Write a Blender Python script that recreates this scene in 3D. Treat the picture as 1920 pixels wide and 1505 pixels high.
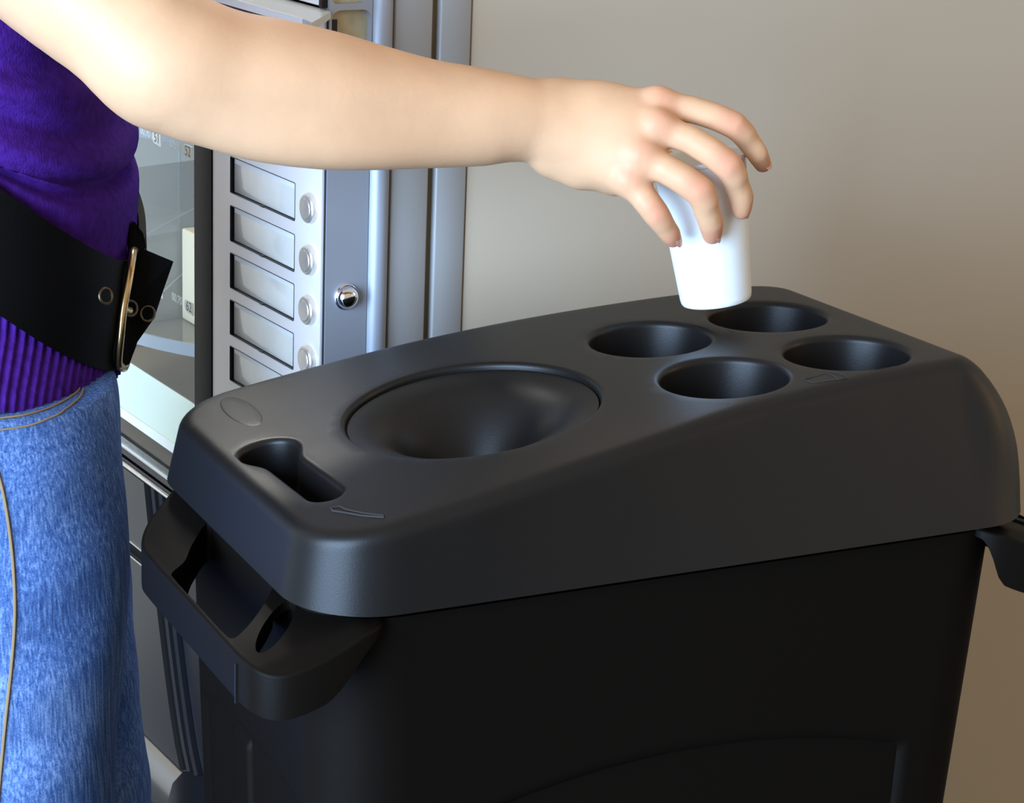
import bpy, bmesh, math
import numpy as np
from mathutils import Vector, Matrix, geometry
from mathutils.bvhtree import BVHTree

scene = bpy.context.scene
for o in list(bpy.data.objects):
    bpy.data.objects.remove(o, do_unlink=True)

# ------------------------------------------------------------------ camera
CAM_POS = (-0.4234, -1.0634, 1.2232)
cam_data = bpy.data.cameras.new('camera')
cam = bpy.data.objects.new('camera', cam_data)
scene.collection.objects.link(cam)
cam_data.sensor_width = 36.0
cam_data.lens = 78.582
cam_data.clip_start = 0.05
cam.matrix_world = Matrix(((0.896070, 0.094571, -0.433722, -0.423449), (-0.442214, 0.275551, -0.853533, -1.063416), (0.038793, 0.956623, 0.288734, 1.223160), (0.000000, 0.000000, 0.000000, 1.000000)))
scene.camera = cam

# ------------------------------------------------------------------ light
scene.view_settings.view_transform = 'Standard'
scene.view_settings.look = 'None'
scene.view_settings.gamma = 1.0
scene.view_settings.exposure = 0.38
scene.view_settings.use_curve_mapping = False

world = bpy.data.worlds.new('world'); scene.world = world
world.use_nodes = True
bg = world.node_tree.nodes['Background']
bg.inputs['Color'].default_value = (1.0, 0.88, 0.73, 1)
bg.inputs['Strength'].default_value = 0.48

def area(name, loc, target, size, size_y, power, color):
    d = bpy.data.lights.new(name, 'AREA'); d.shape = 'RECTANGLE'
    d.size = size; d.size_y = size_y; d.energy = power; d.color = color
    o = bpy.data.objects.new(name, d); scene.collection.objects.link(o)
    o.location = loc
    o.rotation_euler = (Vector(target) - Vector(loc)).to_track_quat('-Z', 'Y').to_euler()
    return o
# daylight from a tall window beside the machine, warm room light from above
area('window_daylight', (-2.55, -1.15, 1.15), (0.1, 0.1, 0.85), 2.4, 2.1, 262, (0.48, 0.69, 1.0))
area('room_lamp', (2.9, -0.9, 1.7), (0.5, 0.1, 0.8), 0.8, 0.8, 5, (1.0, 0.60, 0.28))

# ------------------------------------------------------------------ helpers
COL = scene.collection
RIM = 0.745            # height of the lid's lower edge above the floor

def mat(name, color, rough=0.5, metal=0.0, spec=0.5, var=0.0, var_scale=20.0, bump=0.0, bump_scale=200.0, coat=0.0, sss=0.0):
    m = bpy.data.materials.new(name); m.use_nodes = True
    nt = m.node_tree; b = nt.nodes['Principled BSDF']
    b.inputs['Base Color'].default_value = (*color, 1)
    b.inputs['Roughness'].default_value = rough
    b.inputs['Metallic'].default_value = metal
    b.inputs['Specular IOR Level'].default_value = spec
    b.inputs['Coat Weight'].default_value = coat
    if sss:
        b.inputs['Subsurface Weight'].default_value = sss
        b.inputs['Subsurface Radius'].default_value = (1.0, 0.35, 0.2)
        b.inputs['Subsurface Scale'].default_value = 0.006
    tc = nt.nodes.new('ShaderNodeTexCoord')
    if var:
        n = nt.nodes.new('ShaderNodeTexNoise'); n.inputs['Scale'].default_value = var_scale; n.inputs['Detail'].default_value = 4
        nt.links.new(tc.outputs['Object'], n.inputs['Vector'])
        r = nt.nodes.new('ShaderNodeMapRange')
        r.inputs['From Min'].default_value = 0.3; r.inputs['From Max'].default_value = 0.7
        r.inputs['To Min'].default_value = 1 - var; r.inputs['To Max'].default_value = 1 + var
        nt.links.new(n.outputs['Fac'], r.inputs['Value'])
        mx = nt.nodes.new('ShaderNodeVectorMath'); mx.operation = 'SCALE'
        mx.inputs[0].default_value = color
        nt.links.new(r.outputs['Result'], mx.inputs['Scale'])
        nt.links.new(mx.outputs['Vector'], b.inputs['Base Color'])
    if bump:
        n2 = nt.nodes.new('ShaderNodeTexNoise'); n2.inputs['Scale'].default_value = bump_scale; n2.inputs['Detail'].default_value = 2
        nt.links.new(tc.outputs['Object'], n2.inputs['Vector'])
        bp = nt.nodes.new('ShaderNodeBump'); bp.inputs['Strength'].default_value = bump; bp.inputs['Distance'].default_value = 0.001
        nt.links.new(n2.outputs['Fac'], bp.inputs['Height'])
        nt.links.new(bp.outputs['Normal'], b.inputs['Normal'])
    return m

def clear_mat(name, tint, gloss_rough=0.02, ior=1.5, body=0.0, body_color=(0.8, 0.85, 0.85)):
    m = bpy.data.materials.new(name); m.use_nodes = True
    nt = m.node_tree; nt.nodes.clear()
    out = nt.nodes.new('ShaderNodeOutputMaterial')
    tr = nt.nodes.new('ShaderNodeBsdfTransparent'); tr.inputs['Color'].default_value = (*tint, 1)
    gl = nt.nodes.new('ShaderNodeBsdfGlossy'); gl.inputs['Roughness'].default_value = gloss_rough
    fr = nt.nodes.new('ShaderNodeFresnel'); fr.inputs['IOR'].default_value = ior
    mx = nt.nodes.new('ShaderNodeMixShader')
    ge = nt.nodes.new('ShaderNodeNewGeometry')
    inv = nt.nodes.new('ShaderNodeMath'); inv.operation = 'SUBTRACT'; inv.inputs[0].default_value = 1.0
    mul = nt.nodes.new('ShaderNodeMath'); mul.operation = 'MULTIPLY'
    nt.links.new(ge.outputs['Backfacing'], inv.inputs[1])
    nt.links.new(fr.outputs['Fac'], mul.inputs[0]); nt.links.new(inv.outputs[0], mul.inputs[1])
    nt.links.new(mul.outputs[0], mx.inputs['Fac'])
    base = tr.outputs['BSDF']
    if body:
        df = nt.nodes.new('ShaderNodeBsdfDiffuse'); df.inputs['Color'].default_value = (*body_color, 1)
        m2 = nt.nodes.new('ShaderNodeMixShader'); m2.inputs['Fac'].default_value = body
        nt.links.new(tr.outputs['BSDF'], m2.inputs[1]); nt.links.new(df.outputs['BSDF'], m2.inputs[2])
        base = m2.outputs['Shader']
    nt.links.new(base, mx.inputs[1]); nt.links.new(gl.outputs['BSDF'], mx.inputs[2])
    nt.links.new(mx.outputs['Shader'], out.inputs['Surface'])
    return m

def link(name, me, m, parent=None):
    o = bpy.data.objects.new(name, me); COL.objects.link(o)
    if m is not None:
        me.materials.clear(); me.materials.append(m)
    if parent is not None: o.parent = parent
    return o

def mesh(name, verts, faces, m, parent=None, smooth=True, angle=40.0, weld=0.0):
    me = bpy.data.meshes.new(name)
    bm = bmesh.new()
    vs = [bm.verts.new(v) for v in verts]
    for f in faces:
        try: bm.faces.new([vs[i] for i in f])
        except ValueError: pass
    if weld: bmesh.ops.remove_doubles(bm, verts=bm.verts, dist=weld)
    bmesh.ops.recalc_face_normals(bm, faces=bm.faces)
    finish(bm, me, smooth, angle)
    return link(name, me, m, parent)

def finish(bm, me, smooth=True, angle=40.0):
    lim = math.radians(angle)
    for f in bm.faces: f.smooth = smooth
    if smooth:
        for e in bm.edges:
            if len(e.link_faces) == 2 and e.calc_face_angle(0) > lim: e.smooth = False
    bm.to_mesh(me); bm.free()

def box(name, lo, hi, m, parent=None, bevel=0.0, seg=2):
    me = bpy.data.meshes.new(name); bm = bmesh.new()
    bmesh.ops.create_cube(bm, size=1)
    lo, hi = Vector(lo), Vector(hi)
    for v in bm.verts:
        v.co = Vector(((lo[i] + hi[i]) / 2 + v.co[i] * (hi[i] - lo[i])) for i in range(3))
    if bevel:
        bmesh.ops.bevel(bm, geom=list(bm.edges), offset=bevel, segments=seg, profile=0.5, affect='EDGES')
    finish(bm, me, bool(bevel), 50)
    return link(name, me, m, parent)

def grid_faces(nr, nc, closed=True, off=0):
    F = []
    for i in range(nr - 1):
        for j in range(nc if closed else nc - 1):
            k = (j + 1) % nc
            F.append((off + i * nc + j, off + i * nc + k, off + (i + 1) * nc + k, off + (i + 1) * nc + j))
    return F

def lathe(name, prof, m, parent=None, n=48, matrix=None, angle=40.0):
    V = []; F = []
    for r, z in prof:
        for j in range(n):
            t = 2 * math.pi * j / n
            V.append((r * math.cos(t), r * math.sin(t), z))
    if matrix is not None: V = [tuple(matrix @ Vector(v)) for v in V]
    return mesh(name, V, grid_faces(len(prof), n), m, parent, True, angle, 1e-6)

def tube(name, pts, rad, m, parent=None, n=8, closed=False):
    P = [Vector(p) for p in pts]; N = len(P)
    rads = rad if isinstance(rad, (list, tuple)) else [rad] * N
    V = []; up = None
    for i in range(N):
        a = P[i - 1] if (i > 0 or closed) else P[i]
        b = P[(i + 1) % N] if (i < N - 1 or closed) else P[i]
        t = (b - a).normalized()
        if up is None: up = t.orthogonal().normalized()
        up = (up - t * up.dot(t)).normalized()
        s = t.cross(up)
        for j in range(n):
            q = 2 * math.pi * j / n
            V.append(P[i] + (up * math.cos(q) + s * math.sin(q)) * rads[i])
    F = grid_faces(N, n)
    if closed:
        F += [((N - 1) * n + j, (N - 1) * n + (j + 1) % n, (j + 1) % n, j) for j in range(n)]
    else:
        F += [tuple(range(n)), tuple(range((N - 1) * n, N * n))]
    return mesh(name, V, F, m, parent)

def empty(name, loc=(0, 0, 0), rz=0.0, parent=None):
    o = bpy.data.objects.new(name, None); COL.objects.link(o)
    o.location = loc; o.rotation_euler = (0, 0, rz)
    if parent is not None: o.parent = parent
    return o

def tag(o, label, cat=None, group=None, kind=None):
    o['label'] = label
    if cat: o['category'] = cat
    if group: o['group'] = group
    if kind: o['kind'] = kind
    return o

def catmull(pts, n, closed=False):
    P = [np.array(p, float) for p in pts]; N = len(P); out = []
    rng = range(N) if closed else range(N - 1)
    for i in rng:
        if closed: p0, p1, p2, p3 = P[i - 1], P[i], P[(i + 1) % N], P[(i + 2) % N]
        else: p0, p1, p2, p3 = P[max(i - 1, 0)], P[i], P[i + 1], P[min(i + 2, N - 1)]
        for k in range(n):
            t = k / n
            out.append(0.5 * ((2 * p1) + (-p0 + p2) * t + (2 * p0 - 5 * p1 + 4 * p2 - p3) * t * t + (-p0 + 3 * p1 - 3 * p2 + p3) * t ** 3))
    if not closed: out.append(P[-1])
    return out

def inside(poly, pts):
    poly = np.asarray(poly); pts = np.asarray(pts); r = np.zeros(len(pts), bool)
    x, y = pts[:, 0], pts[:, 1]; n = len(poly)
    for i in range(n):
        x1, y1 = poly[i - 1]; x2, y2 = poly[i]
        c = ((y1 > y) != (y2 > y))
        with np.errstate(divide='ignore', invalid='ignore'):
            xi = (x2 - x1) * (y - y1) / (y2 - y1) + x1
        r ^= c & (x < xi)
    return r

def flat_fill(outer, holes, grid=None):
    """triangulate a plan region (outer loop minus holes); returns (points, triangles)"""
    pts = []; edges = []
    for lp in [outer] + list(holes):
        o = len(pts); n = len(lp)
        pts += [tuple(p) for p in lp]
        edges += [(o + i, o + (i + 1) % n) for i in range(n)]
    if grid:
        a = np.array(outer); lo = a.min(0); hi = a.max(0)
        gx, gy = np.meshgrid(np.arange(lo[0] + grid / 2, hi[0], grid), np.arange(lo[1] + grid / 2, hi[1], grid))
        g = np.stack([gx.ravel(), gy.ravel()], 1)
        k = inside(outer, g)
        for h in holes: k &= ~inside(h, g)
        g = g[k]
        B = np.array(pts)
        if len(g):
            d = np.min(np.linalg.norm(g[:, None] - B[None], axis=2), axis=1)
            g = g[d > grid * 0.45]
        pts += [tuple(p) for p in g]
    v, e, f, *_ = geometry.delaunay_2d_cdt([Vector(p) for p in pts], edges, [], 0, 1e-7)
    v = np.array([tuple(p) for p in v]); f = np.array([t for t in f if len(t) == 3])
    c = v[f].mean(1); k = inside(outer, c)
    for h in holes: k &= ~inside(h, c)
    return v, f[k]

def offset_loop(lp, d):
    """shift a counter-clockwise loop inward by d"""
    P = np.asarray(lp); t = np.roll(P, -1, 0) - np.roll(P, 1, 0)
    t /= np.linalg.norm(t, axis=1)[:, None]
    return P + np.stack([-t[:, 1], t[:, 0]], 1) * d

def rrect(x0, x1, y0, y1, r, k=10, side=0):
    out = []
    for cx, cy, a in ((x1 - r, y1 - r, 0), (x0 + r, y1 - r, 90), (x0 + r, y0 + r, 180), (x1 - r, y0 + r, 270)):
        for i in range(k + 1):
            t = math.radians(a + 90 * i / k); out.append((cx + r * math.cos(t), cy + r * math.sin(t)))
    if side:
        res = []; n = len(out)
        for i in range(n):
            a = np.array(out[i]); b = np.array(out[(i + 1) % n]); L = np.linalg.norm(b - a)
            m_ = max(1, int(round(L / side)))
            res += [tuple(a + (b - a) * q / m_) for q in range(m_)]
        out = res
    return out

def plate(name, outer, holes, to3, depth, m, parent=None, hole_depth=None, angle=40):
    """sheet with holes: front face, outer rim and hole rims; to3(u, v, w) maps into space, w = depth behind the face"""
    v, f = flat_fill(outer, holes)
    V = [to3(p[0], p[1], 0) for p in v]; F = [tuple(t) for t in f]
    o = len(V)
    V += [to3(p[0], p[1], depth) for p in v]; F += [tuple(o + i for i in t[::-1]) for t in f]
    for lp in [outer] + list(holes):
        s = len(V); n = len(lp)
        V += [to3(p[0], p[1], 0) for p in lp] + [to3(p[0], p[1], depth) for p in lp]
        F += [(s + i, s + (i + 1) % n, s + n + (i + 1) % n, s + n + i) for i in range(n)]
    return mesh(name, V, F, m, parent, True, angle, 1e-6)

def surface_nets(field, origin, h):
    s = field < 0
    nx, ny, nz = field.shape
    cnt = np.zeros((nx - 1, ny - 1, nz - 1), np.int8)
    for dx in (0, 1):
        for dy in (0, 1):
            for dz in (0, 1): cnt += s[dx:nx - 1 + dx, dy:ny - 1 + dy, dz:nz - 1 + dz]
    act = (cnt > 0) & (cnt < 8)
    idx = np.argwhere(act); n = len(idx)
    acc = np.zeros((n, 3)); num = np.zeros(n)
    corners = [(a, b, c) for a in (0, 1) for b in (0, 1) for c in (0, 1)]
    for a in corners:
        for ax in range(3):
            if a[ax]: continue
            b = list(a); b[ax] = 1
            fa = field[idx[:, 0] + a[0], idx[:, 1] + a[1], idx[:, 2] + a[2]]
            fb = field[idx[:, 0] + b[0], idx[:, 1] + b[1], idx[:, 2] + b[2]]
            k = (fa < 0) != (fb < 0)
            t = fa[k] / (fa[k] - fb[k])
            p = np.tile(np.array(a, float), (k.sum(), 1)); p[:, ax] = t
            acc[k] += p; num[k] += 1
    V = (idx + acc / num[:, None]) * h + np.asarray(origin)
    ids = -np.ones(act.shape, np.int64); ids[tuple(idx.T)] = np.arange(n)
    F = []
    for ax in range(3):
        sl0 = [slice(1, -1)] * 3; sl1 = [slice(1, -1)] * 3
        sl0[ax] = slice(0, -1); sl1[ax] = slice(1, None)
        a = s[tuple(sl0)]; b = s[tuple(sl1)]
        e = np.argwhere(a != b); flip = a[tuple(e.T)]
        e = e + 1; e[:, ax] -= 1
        u, w = [(1, 2), (2, 0), (0, 1)][ax]
        q = []
        for du, dw in ((-1, -1), (0, -1), (0, 0), (-1, 0)):
            k = e.copy(); k[:, u] += du; k[:, w] += dw
            q.append(ids[k[:, 0], k[:, 1], k[:, 2]])
        q = np.stack(q, 1)
        q[~flip] = q[~flip][:, ::-1]
        F.append(q)
    F = np.concatenate(F); F = F[(F >= 0).all(1)]
    return V, F

def blob(prims, h, k, pad=0.02, top=None):
    """smooth union of tapered polyline tubes ([points], [radii][, k]) -> mesh data; cut flat above z = top"""
    P = np.array([[*q, r_] for p in prims for q, r_ in zip(p[0], p[1])])
    lo = (P[:, :3] - P[:, 3:]).min(0) - pad; hi = (P[:, :3] + P[:, 3:]).max(0) + pad
    n = np.ceil((hi - lo) / h).astype(int) + 1
    fld = np.full(n, 0.03, np.float32)
    for pr in prims:
        pts = np.array(pr[0], float); rad = pr[1]
        if len(pts) > 2:
            q4 = np.array(catmull([(*p_, r_) for p_, r_ in zip(pts, rad)], 6 if max(rad) > 0.02 else 2)); pts = q4[:, :3]; rad = q4[:, 3].tolist()
        kk = pr[2] if len(pr) > 2 else k
        m_ = max(rad) + 0.03
        i0 = np.maximum(((pts.min(0) - m_ - lo) / h).astype(int), 0)
        i1 = np.minimum(((pts.max(0) + m_ - lo) / h).astype(int) + 1, n)
        ax = [(lo[i] + h * np.arange(i0[i], i1[i])).astype(np.float32) for i in range(3)]
        X, Y, Z = np.meshgrid(*ax, indexing='ij', sparse=True)
        d = None
        for a, b, ra, rb in zip(pts[:-1], pts[1:], rad[:-1], rad[1:]):
            ba = b - a; L2 = max(float(ba @ ba), 1e-12)
            t = np.clip(((X - a[0]) * ba[0] + (Y - a[1]) * ba[1] + (Z - a[2]) * ba[2]) / L2, 0, 1)
            e = np.sqrt((X - a[0] - t * ba[0]) ** 2 + (Y - a[1] - t * ba[1]) ** 2 + (Z - a[2] - t * ba[2]) ** 2) - (ra + (rb - ra) * t)
            d = e if d is None else np.minimum(d, e)
        sl = tuple(slice(i0[i], i1[i]) for i in range(3))
        c = fld[sl]
        w = np.maximum(kk - np.abs(c - d), 0) / kk
        fld[sl] = np.minimum(c, d) - w * w * kk * 0.25
    if top is not None:
        zc = (lo[2] + h * np.arange(n[2])).astype(np.float32)
        fld = np.maximum(fld, (zc - top)[None, None, :])
    return surface_nets(fld, lo, h)

def smooth_mesh(me, it, f=0.5):
    bm = bmesh.new(); bm.from_mesh(me)
    for _ in range(it): bmesh.ops.smooth_vert(bm, verts=bm.verts, factor=f, use_axis_x=True, use_axis_y=True, use_axis_z=True)
    bm.to_mesh(me); bm.free()

def blob_object(name, prims, h, k, m, parent, it=2, shape=None, top=None):
    V, F = blob(prims, h, k, 0.02, top)
    if shape is not None: V = shape(V)
    me = bpy.data.meshes.new(name); me.from_pydata(V.tolist(), [], F.tolist())
    smooth_mesh(me, it)
    for p in me.polygons: p.use_smooth = True
    return link(name, me, m, parent)

def text_mesh(name, txt, size, m, parent, matrix, extrude=0.0):
    cu = bpy.data.curves.new(name, 'FONT'); cu.body = txt; cu.size = size; cu.extrude = extrude
    cu.align_x = 'CENTER'; cu.align_y = 'CENTER'; cu.resolution_u = 3
    tmp = bpy.data.objects.new('tmp_text', cu); COL.objects.link(tmp)
    dg = bpy.context.evaluated_depsgraph_get()
    me = bpy.data.meshes.new_from_object(tmp.evaluated_get(dg))
    bpy.data.objects.remove(tmp, do_unlink=True)
    me.transform(matrix)
    return link(name, me, m, parent)

def sstep(a, b, x):
    t = np.clip((x - a) / (b - a), 0, 1); return t * t * (3 - 2 * t)

# ------------------------------------------------------------------ materials
M = {}
M['lid'] = mat('lid_plastic', (0.0064, 0.0060, 0.0058), 0.40, spec=0.30, bump=0.06, bump_scale=900)
M['bin'] = mat('bin_plastic', (0.0050, 0.0038, 0.0028), 0.5, spec=0.07, bump=0.05, bump_scale=700)
M['emboss'] = mat('pale_emboss', (0.036, 0.035, 0.034), 0.55, spec=0.3)  # moulded marks, paler grey than the lid plastic
M['cup'] = mat('cup_plastic', (0.90, 0.90, 0.88), 0.35, spec=0.4, sss=0.25)
M['beige'] = mat('beige_enamel', (0.49, 0.41, 0.305), 0.42, spec=0.4, var=0.03, var_scale=3, bump=0.03, bump_scale=400)
M['jamb'] = mat('jamb_enamel', (0.34, 0.34, 0.33), 0.35, spec=0.45)
M['groove'] = mat('brown_groove', (0.16, 0.12, 0.06), 0.6)
M['steel_blue'] = mat('door_edge_metal', (0.36, 0.39, 0.44), 0.46, metal=0.35)
M['silver'] = mat('silver_panel', (0.86, 0.82, 0.80), 0.42, metal=0.2, bump=0.02, bump_scale=900)
M['darkframe'] = mat('dark_bronze_frame', (0.016, 0.013, 0.010), 0.5, spec=0.15, bump=0.25, bump_scale=900)
M['black'] = mat('black_rubber', (0.006, 0.006, 0.008), 0.4)
M['chrome'] = mat('chrome', (0.80, 0.80, 0.82), 0.12, metal=1.0)
M['button'] = mat('brushed_button', (0.78, 0.72, 0.64), 0.42, metal=0.85, bump=0.05, bump_scale=600)
M['label'] = mat('label_insert', (0.84, 0.81, 0.72), 0.25, var=0.08, var_scale=25, coat=0.6)
M['brass'] = mat('pocket_galvanised', (0.52, 0.45, 0.27), 0.5, metal=0.3, var=0.12, var_scale=120)
M['whitetrim'] = mat('white_trim', (0.90, 0.91, 0.89), 0.25)
M['traytop'] = mat('tray_top', (0.58, 0.60, 0.56), 0.22, metal=0.2)
M['doorgrey'] = mat('charcoal_door', (0.034, 0.030, 0.028), 0.35, spec=0.5, bump=0.05, bump_scale=600)
M['navy'] = mat('navy_post', (0.010, 0.011, 0.017), 0.3)
M['kick'] = mat('kick_steel', (0.28, 0.27, 0.26), 0.25, metal=0.9)
M['liner'] = mat('cabinet_liner', (0.36, 0.34, 0.31), 0.5, var=0.1, var_scale=6)
M['glass'] = clear_mat('window_glass', (0.96, 0.96, 0.94), 0.02, 1.38)
M['acrylic'] = clear_mat('clear_acrylic', (0.86, 0.87, 0.86), 0.05, 1.45, 0.16, (0.62, 0.60, 0.56))
M['acrylic_rim'] = mat('acrylic_rim', (0.30, 0.33, 0.37), 0.15, spec=0.8)
M['mint'] = mat('mint_shelf', (0.62, 0.74, 0.68), 0.35)
M['cream'] = mat('cream_reflection_and_post', (0.84, 0.73, 0.52), 0.5)  # shared by the box imitating a reflection and a compartment post
M['tagwhite'] = mat('tag_white', (0.92, 0.93, 0.90), 0.4)
M['tagink'] = mat('tag_ink', (0.04, 0.05, 0.05), 0.5)
M['skin'] = mat('skin', (0.69, 0.405, 0.225), 0.48, spec=0.28, var=0.045, var_scale=38, bump=0.12, bump_scale=260, sss=0.16)
M['nail'] = mat('nail', (0.80, 0.47, 0.36), 0.25, spec=0.5)
M['sweater'] = mat('purple_knit', (0.050, 0.011, 0.165), 0.95, spec=0.08, var=0.25, var_scale=160, bump=0.6, bump_scale=1.0)
for nd in M['sweater'].node_tree.nodes:
    if nd.type == 'TEX_NOISE' and nd.inputs['Scale'].default_value == 1.0:
        nt_ = M['sweater'].node_tree; mp_ = nt_.nodes.new('ShaderNodeMapping'); mp_.inputs['Scale'].default_value = (750, 750, 170)
        nt_.links.new(nd.inputs['Vector'].links[0].from_socket, mp_.inputs['Vector']); nt_.links.new(mp_.outputs['Vector'], nd.inputs['Vector'])
M['belt'] = mat('belt_leather', (0.0016, 0.0016, 0.0016), 0.65, spec=0.08, bump=0.15, bump_scale=500)
M['brassy'] = mat('buckle_brass', (0.52, 0.36, 0.17), 0.25, metal=1.0, var=0.2, var_scale=60)
M['eyelet'] = mat('eyelet_bronze', (0.12, 0.09, 0.06), 0.35, metal=1.0)
M['thread'] = mat('tan_thread', (0.28, 0.19, 0.09), 0.8)
M['shoe'] = mat('dark_shoe', (0.02, 0.018, 0.016), 0.5)
M['floor'] = mat('floor_tile', (0.05, 0.047, 0.042), 0.45, var=0.12, var_scale=8)

def denim():
    m = bpy.data.materials.new('denim'); m.use_nodes = True
    nt = m.node_tree; b = nt.nodes['Principled BSDF']
    b.inputs['Roughness'].default_value = 0.9; b.inputs['Specular IOR Level'].default_value = 0.15
    tc = nt.nodes.new('ShaderNodeTexCoord')
    mp = nt.nodes.new('ShaderNodeMapping'); mp.inputs['Scale'].default_value = (620, 620, 20)
    n1 = nt.nodes.new('ShaderNodeTexNoise'); n1.inputs['Scale'].default_value = 1.0; n1.inputs['Detail'].default_value = 4
    n2 = nt.nodes.new('ShaderNodeTexNoise'); n2.inputs['Scale'].default_value = 14; n2.inputs['Detail'].default_value = 3
    n3 = nt.nodes.new('ShaderNodeTexNoise'); n3.inputs['Scale'].default_value = 900; n3.inputs['Detail'].default_value = 1
    nt.links.new(tc.outputs['Object'], mp.inputs['Vector'])
    nt.links.new(mp.outputs['Vector'], n1.inputs['Vector'])
    nt.links.new(tc.outputs['Object'], n2.inputs['Vector']); nt.links.new(tc.outputs['Object'], n3.inputs['Vector'])
    def math_(op, a, bb):
        k = nt.nodes.new('ShaderNodeMath'); k.operation = op
        for i, v in enumerate((a, bb)):
            if isinstance(v, (int, float)): k.inputs[i].default_value = v
            else: nt.links.new(v, k.inputs[i])
        return k.outputs[0]
    s = math_('ADD', math_('MULTIPLY', n1.outputs['Fac'], 0.52), math_('ADD', math_('MULTIPLY', n2.outputs['Fac'], 0.22), math_('MULTIPLY', n3.outputs['Fac'], 0.26)))
    cr = nt.nodes.new('ShaderNodeValToRGB'); e = cr.color_ramp.elements
    e[0].position = 0.36; e[0].color = (0.028, 0.062, 0.19, 1)
    e[1].position = 0.66; e[1].color = (0.24, 0.36, 0.62, 1)
    x = cr.color_ramp.elements.new(0.5); x.color = (0.078, 0.155, 0.37, 1)
    nt.links.new(s, cr.inputs['Fac']); nt.links.new(cr.outputs['Color'], b.inputs['Base Color'])
    bp = nt.nodes.new('ShaderNodeBump'); bp.inputs['Strength'].default_value = 0.35; bp.inputs['Distance'].default_value = 0.001
    nt.links.new(s, bp.inputs['Height']); nt.links.new(bp.outputs['Normal'], b.inputs['Normal'])
    return m
M['denim'] = denim()

# ------------------------------------------------------------------ floor
fl = box('floor', (-6, -6, -0.05), (6, 4, 0.0), M['floor'])
wb = box('wall_back', (-6, 1.60, 0.0), (6, 1.70, 2.9), M['beige'])
tag(wb, 'plain beige wall behind the vending machine', 'wall', kind='structure')
tag(fl, 'dull grey-brown floor under the bin and the machine', 'floor', kind='structure')

# ------------------------------------------------------------------ vending machine (local: x = depth into it, y = along its front, z = up)
vm = empty('vending_machine', (0.164, 0.40, 0.0), math.radians(5.5))
tag(vm, 'beige vending machine with glass front, silver label panel and push buttons', 'vending machine')
TOP = 1.80
box('side_panel', (0.1185, 0.0015, 0.03), (1.35, 0.022, TOP), M['beige'], vm, 0.0012)
box('back_panel', (1.33, 0.022, 0.03), (1.35, 1.0, TOP), M['beige'], vm)
box('side_panel', (0.0, 0.98, 0.03), (1.33, 1.0, TOP), M['beige'], vm)
box('top_panel', (0.0, 0.0, TOP), (1.35, 1.0, TOP + 0.03), M['beige'], vm, 0.003)
box('base_plinth', (0.03, 0.01, 0.0), (1.32, 0.99, 0.03), M['black'], vm)
box('jamb_strip', (0.0535, 0.0, 0.03), (0.0848, 0.022, TOP), M['jamb'], vm, 0.0015)
box('jamb_groove', (0.0848, 0.006, 0.03), (0.0912, 0.022, TOP), M['groove'], vm)
box('jamb_strip', (0.0912, 0.0, 0.03), (0.1172, 0.022, TOP), M['jamb'], vm, 0.0015)
box('jamb_groove', (0.1172, 0.008, 0.03), (0.1185, 0.022, TOP), M['groove'], vm)
# rounded edge of the door, seen beside the jamb
V = []; prof = [(0.0352, 0.004), (0.0358, 0.000), (0.0385, -0.0042), (0.0425, -0.0062), (0.0465, -0.0058), (0.0500, -0.0032), (0.0522, 0.001), (0.0528, 0.006), (0.0528, 0.02), (0.0352, 0.02)]
for z in (0.03, TOP): V += [(x, y, z) for x, y in prof]
mesh('door_edge_roll', V, grid_faces(2, len(prof)) + [tuple(range(len(prof))), tuple(range(len(prof), 2 * len(prof)))], M['steel_blue'], vm, True, 50)
# flat door edge with the latch pocket cut out of it
pocket = rrect(0.0030, 0.0345, 0.935, 1.0285, 0.007, 5)
pocket2 = rrect(0.0030, 0.0300, 1.0330, 1.16, 0.004, 4)
plate('door_edge_plate', [(0.0012, 0.03), (0.0352, 0.03), (0.0352, TOP), (0.0012, TOP)], [pocket, pocket2], lambda u, v, w: (u, w, v), 0.007, M['steel_blue'], vm)
box('latch_pocket', (0.0012, 0.0072, 0.92), (0.0352, 0.012, 1.18), M['brass'], vm)
lk = lathe('door_lock', [(0.0098, 0.0), (0.0098, 0.0012), (0.0092, 0.0018), (0.0086, 0.0018), (0.0084, 0.0035), (0.0070, 0.0062), (0.0045, 0.0080), (0.0018, 0.0086), (0.00001, 0.0087)],
           M['chrome'], vm, 32, Matrix.Translation((0.0180, 0.0, 0.8210)) @ Matrix.Rotation(math.radians(90), 4, 'X'))
lk['label'] = 'round chrome lock boss'

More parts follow.
